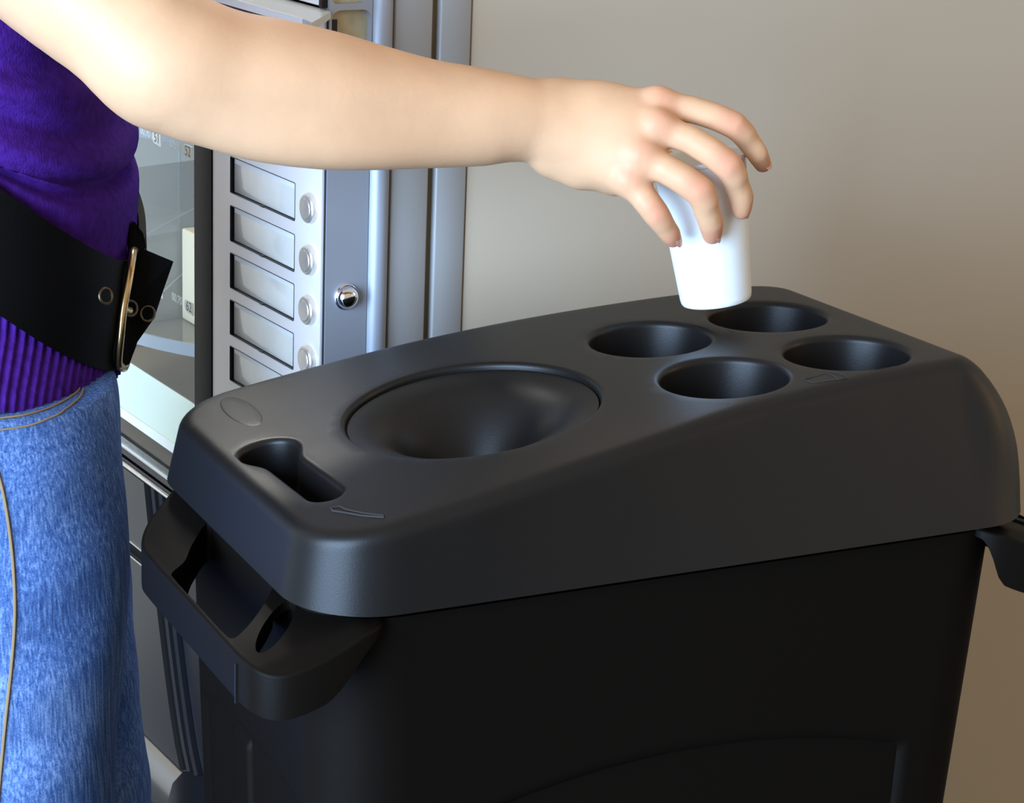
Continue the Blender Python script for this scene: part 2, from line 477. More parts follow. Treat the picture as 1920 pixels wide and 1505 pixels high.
# selection panel with its label slots and buttons, on the front plane x = 0
def front3(u, v, w): return (w, u, v)
slot_tops = [0.8980, 0.8596, 0.8220, 0.7842, 0.7465, 0.7088]
SH = 0.0288
slots = [rrect(0.0458, 0.1580, zt - SH, zt, 0.0014, 3) for zt in slot_tops]
sel = plate('selection_panel', [(0.0035, 0.06), (0.1903, 0.06), (0.1903, 1.022), (0.0035, 1.022)], slots, lambda u, v, w: (w - 0.001, u, v), 0.0045, M['silver'], vm)
box('panel_gap', (0.0005, 0.0012, 0.06), (0.008, 0.0033, 1.022), M['black'], vm)
for zt in slot_tops:
    lw = box('label_window', (0.0012, 0.0464, zt - SH + 0.0009), (0.0036, 0.1555, zt - 0.0007), M['label'], sel, 0.0004)
    box('slot_backing', (0.0037, 0.0450, zt - SH - 0.0008), (0.0066, 0.1588, zt + 0.0008), M['black'], sel)
    fo = rrect(0.0458, 0.1580, zt - SH, zt, 0.0014, 3); fi = rrect(0.0464, 0.1574, zt - SH + 0.0006, zt - 0.0006, 0.0010, 3)
    plate('slot_frame', fo, [fi], lambda u, v, w: (w - 0.0013, u, v), 0.0045, M['black'], sel)
    box('label_header', (0.0008, 0.0470, zt - 0.0052), (0.0012, 0.1540, zt - 0.0012), M['whitetrim'], sel)
    box('window_tab', (-0.0016, 0.0985, zt - SH - 0.0002), (0.003, 0.1045, zt - SH + 0.0010), M['black'], sel)
    bt = lathe('push_button', [(0.0106, 0.0), (0.0106, 0.0042), (0.0098, 0.0052), (0.0086, 0.0054), (0.0084, 0.0046), (0.0080, 0.0046), (0.0079, 0.0056), (0.0075, 0.0060), (0.00001, 0.0062)],
               M['button'], sel, 40, Matrix.Translation((-0.001, 0.0192, zt - 0.0135)) @ Matrix.Rotation(math.radians(-90), 4, 'Y'), 35)
    bt['label'] = 'round brushed steel push button'

# dark window frame, glass and the door below it
box('window_frame_post', (-0.002, 0.1906, 0.600), (0.010, 0.2247, 1.55), M['darkframe'], vm, 0.0008)
box('glass_pane', (0.006, 0.2247, 0.600), (0.010, 0.965, 1.55), M['glass'], vm)
box('window_frame_head', (-0.002, 0.0, 1.55), (0.010, 0.98, TOP), M['darkframe'], vm)
box('window_frame_post', (-0.002, 0.965, 0.345), (0.010, 0.98, 1.55), M['darkframe'], vm)
box('window_gasket', (-0.004, 0.1906, 0.5915), (0.010, 0.965, 0.600), M['black'], vm)
box('chrome_strip', (-0.006, 0.1906, 0.5990), (0.004, 0.965, 0.6005), M['chrome'], vm)
box('chrome_strip', (-0.012, 0.1906, 0.5868), (0.004, 0.965, 0.5895), M['chrome'], vm, 0.0006)
def edge_curve(z): return 0.232 + 0.078 * ((z - 0.345) / 0.245) ** 0.72 if z > 0.345 else 0.232
zs = np.linspace(0.346, 0.586, 14)
curve_up = [(edge_curve(z), z) for z in zs]
def panel_poly(z0, z1):
    zz = np.linspace(z0, z1, 10)
    return [(edge_curve(z), z) for z in zz][::-1] + [(0.965, z0)][::1] if False else [(0.965, z1)] + [(edge_curve(z), z) for z in zz[::-1]] + [(0.965, z0)]
plate('lower_door_panel', panel_poly(0.523, 0.586), [], lambda u, v, w: (w - 0.012, u, v), 0.012, M['doorgrey'], vm)
plate('lower_door_panel', panel_poly(0.347, 0.509), [], lambda u, v, w: (w - 0.012, u, v), 0.012, M['doorgrey'], vm)
box('handle_channel', (-0.004, 0.25, 0.509), (0.004, 0.965, 0.523), M['black'], vm)
box('chrome_strip', (-0.0135, 0.292, 0.5215), (-0.010, 0.965, 0.5232), M['chrome'], vm)
box('chrome_strip', (-0.0135, 0.288, 0.5080), (-0.010, 0.965, 0.5097), M['chrome'], vm)
cv = [(-0.004, edge_curve(z) - 0.006, z) for z in zs]
tube('door_gasket', cv, 0.0045, M['black'], vm, 8)
cv = [(-0.001, edge_curve(z) - 0.016, z) for z in zs]
tube('door_bead', cv, 0.005, M['navy'], vm, 8)
box('lower_post', (0.0, 0.1906, 0.06), (0.012, 0.33, 0.590), M['navy'], vm)
V = []; kp = [(0.004, 0.346), (-0.010, 0.345), (-0.020, 0.336), (-0.024, 0.322), (-0.024, 0.306), (-0.019, 0.294), (-0.010, 0.287), (0.004, 0.286)]
for y in (0.232, 0.965): V += [(x, y, z) for x, z in kp]
mesh('kick_rail', V, grid_faces(2, len(kp)) + [tuple(range(len(kp))), tuple(range(len(kp), 2 * len(kp)))], M['kick'], vm, True, 50)
box('grille_backing', (0.004, 0.232, 0.06), (0.012, 0.965, 0.286), M['black'], vm)
for i in range(24):
    y = 0.262 + i * 0.0115
    box('grille_slat', (-0.006, y, 0.10), (0.004, y + 0.0045, 0.284), M['doorgrey'], vm)

# door handle tray along the front at the top of the picture
def bar_y(name, prof, y0, y1, m, angle=50):
    n = len(prof); V = [(x, y, z) for y in (y0, y1) for x, z in prof]
    return mesh(name, V, grid_faces(2, n) + [tuple(range(n)), tuple(range(n, 2 * n))], m, vm, True, angle)
bar_y('handle_tray', [(-0.0200, 1.0190), (-0.0200, 1.0237), (-0.0010, 1.0290), (-0.0010, 1.0235)], -0.0024, 0.60, M['traytop'])
bar_y('handle_front', [(-0.0212, 1.0186), (-0.0212, 1.0240), (-0.0200, 1.0240), (-0.0200, 1.0186)], -0.0024, 0.60, M['whitetrim'])
bar_y('handle_grip', [(-0.0190, 1.0165), (-0.0200, 1.0105), (-0.0180, 1.0040), (-0.0130, 0.9990), (-0.0060, 0.9965), (-0.0015, 0.9960), (-0.0015, 1.0165)], 0.030, 0.60, M['whitetrim'], 60)
V = [(-0.0212, -0.0030, 1.0186), (-0.0212, -0.0030, 1.0240), (-0.0212, -0.0170, 1.0232), (-0.0212, -0.0170, 1.0160), (-0.0010, -0.0030, 1.0270), (-0.0010, -0.0030, 1.0290), (-0.0010, -0.0060, 1.0285), (-0.0010, -0.0060, 1.0240)]
mesh('handle_end_cap', V, [(0, 3, 2, 1), (1, 2, 6, 5), (2, 3, 7, 6), (0, 4, 7, 3), (0, 1, 5, 4), (4, 5, 6, 7)], M['traytop'], vm, False)
box('coin_panel', (-0.003, 0.0075, 1.0310), (0.004, 0.1903, 1.50), M['whitetrim'], vm, 0.001)
box('coin_panel_edge', (-0.0035, 0.0030, 1.0300), (0.004, 0.0075, 1.50), M['darkframe'], vm)

# cabinet interior behind the glass
box('liner_back', (0.60, 0.20, 0.50), (0.62, 0.97, 1.60), M['liner'], vm)
box('liner_side', (0.012, 0.1995, 0.50), (0.60, 0.2035, 1.60), M['liner'], vm)
box('liner_side', (0.012, 0.9655, 0.50), (0.60, 0.9695, 1.60), M['liner'], vm)
box('liner_floor', (0.012, 0.2035, 0.50), (0.60, 0.9655, 0.51), M['liner'], vm)
li = bpy.data.lights.new('cabinet_lamp', 'AREA'); li.shape = 'RECTANGLE'; li.size = 0.5; li.size_y = 0.06; li.energy = 14; li.color = (1.0, 0.97, 0.90)
lo = bpy.data.objects.new('cabinet_lamp', li); COL.objects.link(lo); lo.parent = vm
lo.location = (0.10, 0.58, 1.52); lo.rotation_euler = (0, math.radians(25), math.radians(0))
dr = empty('display_drum', (0.32, 0.56, 0.0), 0, vm)
lathe('drum_pole', [(0.02, 0.52), (0.02, 1.5)], M['liner'], dr, 20)
for z in (0.668, 0.862, 1.02, 1.18):
    lathe('drum_shelf', [(0.021, z), (0.286, z), (0.286, z + 0.004), (0.021, z + 0.004)], M['acrylic'], dr, 72)
    lathe('shelf_rim', [(0.2862, z - 0.004), (0.2885, z - 0.004), (0.2885, z + 0.008), (0.2862, z + 0.008)], M['acrylic_rim'], dr, 72)
for kz, z in enumerate((0.672, 0.866, 1.024)):
    for q in range(8):
        t = 2 * math.pi * (q + 0.3 + 0.2 * kz) / 8
        c_, s_ = math.cos(t), math.sin(t)
        p = [(r * c_ - w * s_, r * s_ + w * c_, zz) for zz in (z, z + 0.150) for r in (0.022, 0.284) for w in (-0.001, 0.001)]
        mesh('shelf_divider', p, [(0, 1, 3, 2), (4, 6, 7, 5), (0, 2, 6, 4), (1, 5, 7, 3), (0, 4, 5, 1), (2, 3, 7, 6)], M['acrylic'], dr, False)
        tube('divider_edge', [(0.2845 * c_, 0.2845 * s_, z), (0.2845 * c_, 0.2845 * s_, z + 0.150)], 0.0016, M['acrylic_rim'], dr, 6)
        if kz == 0: tube('drum_spoke', [(0.03 * c_, 0.03 * s_, z + 0.150), (0.28 * c_, 0.28 * s_, z + 0.002)], 0.0012, M['acrylic_rim'], dr, 6)
box('compartment_post', (0.016, 0.2420, 0.752), (0.019, 0.2436, 1.40), M['cream'], vm)
box('compartment_post', (0.05, 0.330, 0.60), (0.056, 0.337, 1.40), M['acrylic_rim'], vm)
V = [(0.012, 0.226, 0.6215), (0.012, 0.96, 0.6215), (0.030, 0.96, 0.6550), (0.030, 0.226, 0.6550), (0.015, 0.226, 0.6200), (0.015, 0.96, 0.6200), (0.033, 0.96, 0.6535), (0.033, 0.226, 0.6535)]
mesh('mint_flap', V, [(0, 1, 2, 3), (4, 7, 6, 5), (0, 4, 5, 1), (3, 2, 6, 7), (0, 3, 7, 4), (1, 5, 6, 2)], M['mint'], vm, False)
box('flap_strip', (0.0105, 0.226, 0.6130), (0.0118, 0.96, 0.6214), M['tagwhite'], vm)

# price tags on the window
def price_tag(y, z, num, price):
    t = plate('price_tag', [(y, z - 0.0062), (y, z + 0.0050), (y + 0.0150, z + 0.0050), (y + 0.0178, z + 0.0025), (y + 0.0186, z - 0.001), (y + 0.0150, z - 0.0050)], [], lambda u, v, w: (w + 0.0112, u, v), 0.0006, M['tagwhite'], vm)
    rot = Matrix(((0, 0, -1, 0), (-1, 0, 0, 0), (0, 1, 0, 0), (0, 0, 0, 1)))
    text_mesh('tag_number', num, 0.0120, M['tagink'], t, Matrix.Translation((0.0110, y + 0.0082, z - 0.0002)) @ rot)
    text_mesh('tag_price', price, 0.0098, M['tagwhite'], t, Matrix.Translation((0.0110, y + 0.0325, z + 0.001)) @ rot)
    return t
price_tag(0.2580, 0.8815, '52', '00.90')
price_tag(0.3215, 0.8815, '51', '00.90')
price_tag(0.3850, 0.8815, '50', '00.90')
price_tag(0.2565, 0.7510, '62', '00.70')
price_tag(0.3200, 0.7510, '61', '00.70')
refl_box = box('reflection_box', (-0.030, -0.050, 0.0), (0.030, 0.050, 0.088), M['cream'], None, 0.002)  # added box, stands in for a bright reflection in the glass
refl_box.matrix_world = Matrix.Translation((0.164, 0.40, 0.0)) @ Matrix.Rotation(math.radians(5.5), 4, 'Z') @ Matrix.Translation((0.140, 0.455, 0.6724))
tag(refl_box, 'cream box added behind the vending machine glass to imitate a bright reflection', 'reflection_box')

# ------------------------------------------------------------------ recycling bin and lid (x along its length, y towards the machine)
LL, LW = 0.515, 0.3026
PX = np.array([0, .02, .05, .1, .15, .2, .25, .3, .35, .4, .47, .52]); PZ = np.array([.0425, .0455, .0515, .0608, .069, .076, .0815, .086, .0893, .0915, .0935, .094])
PC = np.polyfit(PX, PZ, 5)
CRX = np.array([0, .1, .2, .3, .4, .47, .52]); CRY = np.array([.003, .006, .015, .030, .040, .045, .048])
def crease(x): return np.interp(x, CRX, CRY)
def ztop(x, y): return np.polyval(PC, np.clip(x, 0, .52)) + 0.028 * sstep(0.1, 0.45, x) * (0.28 - y) * 0.9

# lower edge and upper crease share one parameterisation: same corner/side counts
def ring(x0, x1, y0, y1, r, k=14, nx=64, ny=36):
    """rounded rectangle with fixed point counts; r may differ per corner (back-right, back-left, front-left, front-right)"""
    rs = r if isinstance(r, (tuple, list)) else (r,) * 4
    out = []; nrm = []
    cs = ((x1 - rs[0], y1 - rs[0], 0), (x0 + rs[1], y1 - rs[1], 90), (x0 + rs[2], y0 + rs[2], 180), (x1 - rs[3], y0 + rs[3], 270))
    cnt = (nx, ny, nx, ny)
    for q, (cx, cy, a) in enumerate(cs):
        an = [(math.cos(math.radians(a + 90 * i / k)), math.sin(math.radians(a + 90 * i / k))) for i in range(k + 1)]
        arc = [(cx + rs[q] * n_[0], cy + rs[q] * n_[1]) for n_ in an]
        out += arc; nrm += an
        nq = (q + 1) % 4; e_ = math.radians(a + 90)
        b = (cs[nq][0] + rs[nq] * math.cos(e_), cs[nq][1] + rs[nq] * math.sin(e_)); p = arc[-1]
        for i in range(1, cnt[q]):
            t = i / cnt[q]; out.append((p[0] + (b[0] - p[0]) * t, p[1] + (b[1] - p[1]) * t)); nrm.append(an[-1])
    return np.array(out), np.array(nrm)

lid_root = empty('bin_lid', (0, 0, RIM))
tag(lid_root, 'dark grey plastic bin lid with four cup holes, round funnel and keyhole slot', 'bin lid')
B, BN = ring(0, LL, 0, LW, 0.052)
T0, _ = ring(0.0055, 0.475, 0.0, 0.2880, (0.034, 0.049, 0.049, 0.015))
T = T0.copy()
fy = 1 - T0[:, 1] / 0.2880                   # 1 at the front edge, 0 at the back
T[:, 1] = T0[:, 1] + crease(T0[:, 0]) * fy
tz = ztop(T[:, 0], T[:, 1])
rightness = np.clip(BN[:, 0], 0, 1) ** 1.5
frontness = np.clip(-BN[:, 1], 0, 1)
# inner loop where the rounded crease has become the flat top
fil = 0.0100 - 0.0015 * np.clip(-BN[:, 0], 0, 1) - 0.0030 * np.clip(BN[:, 0], 0, 1)
tan = np.roll(T, -1, 0) - np.roll(T, 1, 0); tan /= np.linalg.norm(tan, axis=1)[:, None]
inn = np.stack([-tan[:, 1], tan[:, 0]], 1)
TI = T + inn * fil[:, None]
rows = []
rows.append(np.column_stack([B + inn * 0.004, np.full(len(B), 0.004)]))
rows.append(np.column_stack([B + inn * 0.003, np.full(len(B), 0.0)]))
S1 = 1 - np.clip(fil * 0.9 / tz, 0.1, 0.4)
ns = 14
for i in range(ns + 1):
    s = S1 * i / ns
    g = (1 - rightness) * s + rightness * s ** 2.9
    xy = B + (T - B) * g[:, None]
    rows.append(np.column_stack([xy, tz * s]))
side_end = rows[-1]
ctrl = np.column_stack([T, tz]); endp = np.column_stack([TI, ztop(TI[:, 0], TI[:, 1])])
for i in range(1, 9):
    t = i / 8
    rows.append((1 - t) ** 2 * side_end + 2 * t * (1 - t) * ctrl + t * t * endp)
nB = len(B)
V = [tuple(p) for r_ in rows for p in r_]; F = grid_faces(len(rows), nB)

def circle(cx, cy, r, n=72):
    return [(cx + r * math.cos(2 * math.pi * i / n), cy + r * math.sin(2 * math.pi * i / n)) for i in range(n)]
HS = [(0.3159, 0.1898), (0.4139, 0.1982), (0.3124, 0.0892), (0.4080, 0.0939)]
HOLE_R = 0.0405; HF = 0.0045
BOWL = (0.1607, 0.1393)
BOWL_R = 0.0795
K0, K1, KR, KW = ((0.0343, 0.1626), (0.0370, 0.0767), 0.0166, 0.0098)
K0 = np.array(K0); K1 = np.array(K1)
def key_sdf(p):
    a = np.linalg.norm(p - K0) - KR
    t = np.clip((p - K0) @ (K1 - K0) / ((K1 - K0) @ (K1 - K0)), 0, 1); b = np.linalg.norm(p - K0 - t * (K1 - K0)) - KW
    h = max(0.014 - abs(a - b), 0) / 0.014
    return min(a, b) - h * h * 0.014 * 0.25
key_outline = []
for t in np.linspace(0, 2 * math.pi, 1200, endpoint=False):
    lo_, hi_ = 0.0, 0.12; dv = np.array([math.cos(t), math.sin(t)])
    for _ in range(30):
        md = (lo_ + hi_) / 2
        if key_sdf(K0 + dv * md) < 0: lo_ = md
        else: hi_ = md
    key_outline.append(K0 + dv * lo_)
cum = np.concatenate([[0], np.cumsum(np.linalg.norm(np.diff(np.array(key_outline + key_outline[:1]), axis=0), axis=1))])
ko = np.array(key_outline + key_outline[:1])
key_outline = [(float(np.interp(q, cum, ko[:, 0])), float(np.interp(q, cum, ko[:, 1]))) for q in np.linspace(0, cum[-1], 110, endpoint=False)]
def ccw(lp):
    a = np.array(lp); s = np.sum(a[:, 0] * np.roll(a[:, 1], -1) - np.roll(a[:, 0], -1) * a[:, 1])
    return lp if s > 0 else lp[::-1]
key_outline = ccw(key_outline)
openings = [(circle(x, y, HOLE_R), HF, 0.085, 0.014) for x, y in HS] + [(circle(BOWL[0], BOWL[1], BOWL_R, 120), 0.0035, 0.012, 0.0), (key_outline, 0.0040, 0.035, 0.001)]
big = [[tuple(p) for p in offset_loop(lp, -f_)] for lp, f_, d_, t_ in openings]
v2, f2 = flat_fill([tuple(p) for p in TI], big, 0.0075)
o0 = len(V)
V += [(p[0], p[1], float(ztop(p[0], p[1]))) for p in v2]; F += [tuple(o0 + i for i in t) for t in f2]
for (lp, f_, dep, tap), bl in zip(openings, big):
    n = len(lp); o1 = len(V); nr = 0
    lpa = np.array(lp); bla = np.array(bl)
    zt0 = ztop(bla[:, 0], bla[:, 1])
    for i in range(7):
        a = math.radians(90 * i / 6)
        xy = lpa + (bla - lpa) * (1 - math.sin(a))
        V += [(p[0], p[1], z - f_ * (1 - math.cos(a))) for p, z in zip(xy, zt0)]; nr += 1
    for i in range(1, 5):
        q = i / 4
        xy = np.array(offset_loop(lp, tap * q))
        V += [(p[0], p[1], z - f_ - dep * q) for p, z in zip(xy, zt0)]; nr += 1
    F += grid_faces(nr, n, True, o1)
shell = mesh('lid_shell', V, F, M['lid'], lid_root, True, 38, 2e-6)

# funnel insert
V = []; n = 120
R = BOWL_R - 0.0012
rr = np.concatenate([np.linspace(1, 0.92, 5), np.linspace(0.9, 0.02, 40)])
def funnel(q):
    return 0.0045 + 0.006 * (1 - q * q) + 0.078 * (math.exp(-(q / 0.45) ** 2) - math.exp(-(1 / 0.45) ** 2)) * (1 - q ** 6)
for q in rr:
    for j in range(n):
        t = 2 * math.pi * j / n
        x, y = BOWL[0] + R * q * math.cos(t), BOWL[1] + R * q * math.sin(t)
        V.append((x, y, float(ztop(x, y)) - funnel(q)))
mesh('funnel_bowl', V, grid_faces(len(rr), n) + [tuple((len(rr) - 1) * n + j for j in range(n))], M['lid'], lid_root, True, 60)

# moulded marks on the lid: cup sign, stirrer sign, oval badge
def mark(name, pts, rad=0.0005, closed=False):
    P = [(x, y, float(ztop(x, y)) + 0.00005) for x, y in pts]
    return tube(name, P, rad, M['emboss'], lid_root, 6, closed)
cs = [(0.3503, 0.0561), (0.3499, 0.0496), (0.3526, 0.0465), (0.3681, 0.0447), (0.3745, 0.0447), (0.3759, 0.0480), (0.3753, 0.0553), (0.3720, 0.0600)]
mark('cup_sign', cs, 0.00045, True)['label'] = 'embossed cup outline'
mark('cup_sign_rim', [(0.3696, 0.0588), (0.3697, 0.0518), (0.3681, 0.0447)], 0.00045)
mark('stirrer_sign', [(0.0312, 0.0539), (0.0358, 0.0525), (0.0370, 0.0457), (0.0425, 0.0339), (0.0504, 0.0219), (0.0496, 0.0199), (0.0411, 0.0305), (0.0346, 0.0422), (0.0304, 0.0488)], 0.0007, True)['label'] = 'embossed stirrer outline'
ob = [(0.0399, 0.2662), (0.0466, 0.2082), (0.0523, 0.2538), (0.0348, 0.2292)]
oc = np.mean(np.array(ob), 0); e1 = (np.array(ob[1]) - np.array(ob[0])) / 2; e2 = (np.array(ob[2]) - np.array(ob[3])) / 2
V = []
for q, hgt in ((1.0, 0.0), (0.96, 0.00015), (0.90, 0.00025), (0.5, 0.0003), (0.01, 0.0003)):
    for j in range(40):
        t = 2 * math.pi * j / 40; p = oc + (e1 * math.cos(t) + e2 * math.sin(t)) * q
        V.append((p[0], p[1], float(ztop(p[0], p[1])) + hgt))
mesh('oval_badge', V, grid_faces(5, 40), M['lid'], lid_root, True, 70)['label'] = 'faint raised oval badge'

bin_root = empty('recycling_bin', (0, 0, 0))
tag(bin_root, 'tall slim black plastic recycling bin with loop handles, standing beside the machine', 'bin')
# body wall with recessed panels on the long and short sides
def body_ring(z, inset=0.0):
    k = (RIM - z)
    x0 = 0.012 + 0.030 * k; x1 = 0.497 - 0.045 * k; y0 = 0.010 + 0.030 * k; y1 = 0.286 - 0.030 * k
    p, nn = ring(x0 + inset, x1 - inset, y0 + inset, y1 - inset, 0.048, 12, 150, 90)
    return p, nn
zz = np.concatenate([np.linspace(RIM - 0.006, 0.40, 90), np.linspace(0.39, 0.03, 14)])
V = []
for z in zz:
    p, nn = body_ring(z)
    k = RIM - z
    # long side panel: arch-topped recess
    arch = 0.1275 + 0.9 * (p[:, 0] - 0.255) ** 2
    dx = np.minimum(p[:, 0] - 0.095, 0.415 - p[:, 0]) + 0.012
    dl = sstep(0, 0.014, np.minimum(dx, k - arch + 0.006)) * 0.010 * (np.abs(nn[:, 1]) > 0.99)
    # short side panel with a vertical vent rib
    arch2 = 0.1330 + 1.2 * (p[:, 1] - 0.150) ** 2
    dy = np.minimum(p[:, 1] - 0.055, 0.245 - p[:, 1]) + 0.006
    ds = sstep(0, 0.008, np.minimum(dy, k - arch2 + 0.003)) * 0.007 * (np.abs(nn[:, 0]) > 0.99)
    rib = sstep(0.150, 0.153, p[:, 1]) * (1 - sstep(0.178, 0.190, p[:, 1])) * sstep(0.136, 0.142, k) * 0.006 * (nn[:, 0] < -0.99)
    q = p - nn * (dl + ds - rib)[:, None]
    V += [(a[0], a[1], z) for a in q]
nb = len(p); F = grid_faces(len(zz), nb)
pi_, _ = body_ring(RIM - 0.006, 0.004)
o0 = len(V); V += [(a[0], a[1], RIM - 0.006) for a in pi_]
F += [(j, (j + 1) % nb, o0 + (j + 1) % nb, o0 + j) for j in range(nb)]
pi_, _ = body_ring(0.10, 0.004)
o1 = len(V); V += [(a[0], a[1], 0.10) for a in pi_]
F += [(o0 + j, o0 + (j + 1) % nb, o1 + (j + 1) % nb, o1 + j) for j in range(nb)] + [tuple(o1 + j for j in range(nb))]
p, nn = body_ring(0.0, 0.004); o2 = len(V); V += [(a[0], a[1], 0.0) for a in p]
lb = (len(zz) - 1) * nb
F += [(lb + j, lb + (j + 1) % nb, o2 + (j + 1) % nb, o2 + j) for j in range(nb)] + [tuple(o2 + j for j in range(nb))]
mesh('bin_body', V, F, M['bin'], bin_root, True, 60)

# loop handles at both short ends
outer = [(0.047, 0.0115), (0.044, 0.0060), (0.034, -0.0010), (0.010, -0.0060), (-0.012, -0.0065), (-0.024, -0.002), (-0.0315, 0.008), (-0.0335, 0.022), (-0.034, 0.05), (-0.034, 0.12), (-0.034, 0.185), (-0.032, 0.212), (-0.020, 0.240), (0.002, 0.268), (0.020, 0.286), (0.036, 0.290), (0.047, 0.286)]
outer = [tuple(p) for p in catmull(outer, 5)]
grip = [(0.0115, 0.098), (0.006, 0.084), (-0.010, 0.064), (-0.023, 0.052), (-0.0290, 0.050), (-0.0308, 0.060), (-0.0308, 0.105), (-0.0308, 0.148), (-0.0290, 0.159), (-0.018, 0.168), (-0.006, 0.188), (0.0115, 0.205), (0.0125, 0.15)]
grip = [tuple(p) for p in catmull(grip, 5, True)]
def oval(cx, cy, a, b, t, n=28):
    return [(cx + a * math.cos(q) * math.cos(t) - b * math.sin(q) * math.sin(t), cy + a * math.cos(q) * math.sin(t) + b * math.sin(q) * math.cos(t)) for q in np.linspace(0, 2 * math.pi, n, endpoint=False)]
ov = oval(-0.0055, 0.0435, 0.0285, 0.0082, math.radians(53))
def hz(x, y):
    d = np.clip((0.030 - x) / 0.064, 0, 1)
    return -0.004 - 0.019 * d ** 0.9 - 0.010 * sstep(0.012, -0.010, y) * 0.6
def make_handle(name, mirror):
    fx = (lambda x: LL - 0.006 - x) if mirror else (lambda x: x)
    lp = ccw(outer)
    fr = 0.0026
    li_ = [tuple(p) for p in offset_loop(lp, fr)]
    li_[0] = (lp[0][0], lp[0][1] + 0.0001) if lp[0][0] > 0.08 else li_[0]
    holes = [ccw(grip), ccw(ov)]
    v, f = flat_fill(li_, holes, 0.005)
    V = [(p[0], p[1], float(hz(p[0], p[1]))) for p in v]; F = [tuple(t) for t in f]
    n = len(lp); o = len(V); rows = 0
    A = np.array(li_); Bq = np.array(lp); z0 = hz(A[:, 0], A[:, 1])
    for i in range(6):
        a = math.radians(90 * i / 5)
        xy = A + (Bq - A) * math.sin(a)
        V += [(p[0], p[1], z - fr * (1 - math.cos(a))) for p, z in zip(xy, z0)]; rows += 1
    wall_h = 0.006 + (0.028 * sstep(0.046, 0.030, Bq[:, 0]) if mirror else 0.0215 * sstep(0.046, 0.004, Bq[:, 0]))
    V += [(p[0], p[1], z - w_) for p, z, w_ in zip(Bq, z0, wall_h)]; rows += 1
    V += [(p[0], p[1], z - w_) for p, z, w_ in zip(A, z0, wall_h)]; rows += 1
    F += grid_faces(rows, n, True, o)
    for h in holes:
        o = len(V); n = len(h); a = np.array(h); zc = hz(a[:, 0], a[:, 1])
        V += [(p[0], p[1], z) for p, z in zip(a, zc)] + [(p[0], p[1], z - (0.026 if len(h) > 40 else 0.006)) for p, z in zip(a, zc)]
        F += grid_faces(2, n, True, o)
    V = [(fx(x), y, z + RIM) for x, y, z in V]
    return mesh(name, V, F, M['bin'], bin_root, True, 40, 1e-6)
make_handle('handle', False)['label'] = 'loop handle below the lid, oval hole beside the grip'
make_handle('handle', True)
box('handle_joint', (-0.0348, 0.0285, RIM - 0.052), (-0.030, 0.0300, RIM - 0.028), M['black'], bin_root)

# ------------------------------------------------------------------ cup in the hand
cup_a = Vector((0.3720, 0.1997, 0.8530)); cup_b = Vector((0.3567, 0.2089, 0.9507))
axis = (cup_b - cup_a).normalized(); CH = (cup_b - cup_a).length
q = Vector((0, 0, 1)).rotation_difference(axis)
prof = [(0.00001, 0.003), (0.021, 0.003), (0.0222, 0.0005), (0.0234, 0.0), (0.0241, 0.0012), (0.0246, 0.004)]
for i in range(1, 15):
    t = i / 14
    prof.append((0.0246 + 0.0068 * t, 0.004 + (CH - 0.006) * t))
prof += [(0.0330, CH - 0.0015), (0.0334, CH), (0.0325, CH + 0.0012), (0.0310, CH)]
prof += [(0.0240, 0.006), (0.00001, 0.005)]
cup = lathe('plastic_cup', prof, M['cup'], None, 56, Matrix.Translation(cup_a) @ q.to_matrix().to_4x4(), 50)
tag(cup, 'white plastic cup held upright by the fingers above the cup holes', 'cup')

# ------------------------------------------------------------------ person
FW = Vector((0.8915, -0.4530, 0.0000)); SW = Vector((0.4530, 0.8915, 0.0000))
AX = Vector((-0.0607, 0.4865, 0.0))
person = empty('person', (AX.x, AX.y, 0))
tag(person, 'person in purple sweater, wide black belt and blue jeans holding out a cup', 'person')
person_inv = Matrix.Translation((-AX.x, -AX.y, 0))
def own(o):
    """keep world position while parented to the person"""
    o.parent = person; o.matrix_parent_inverse = person_inv; return o

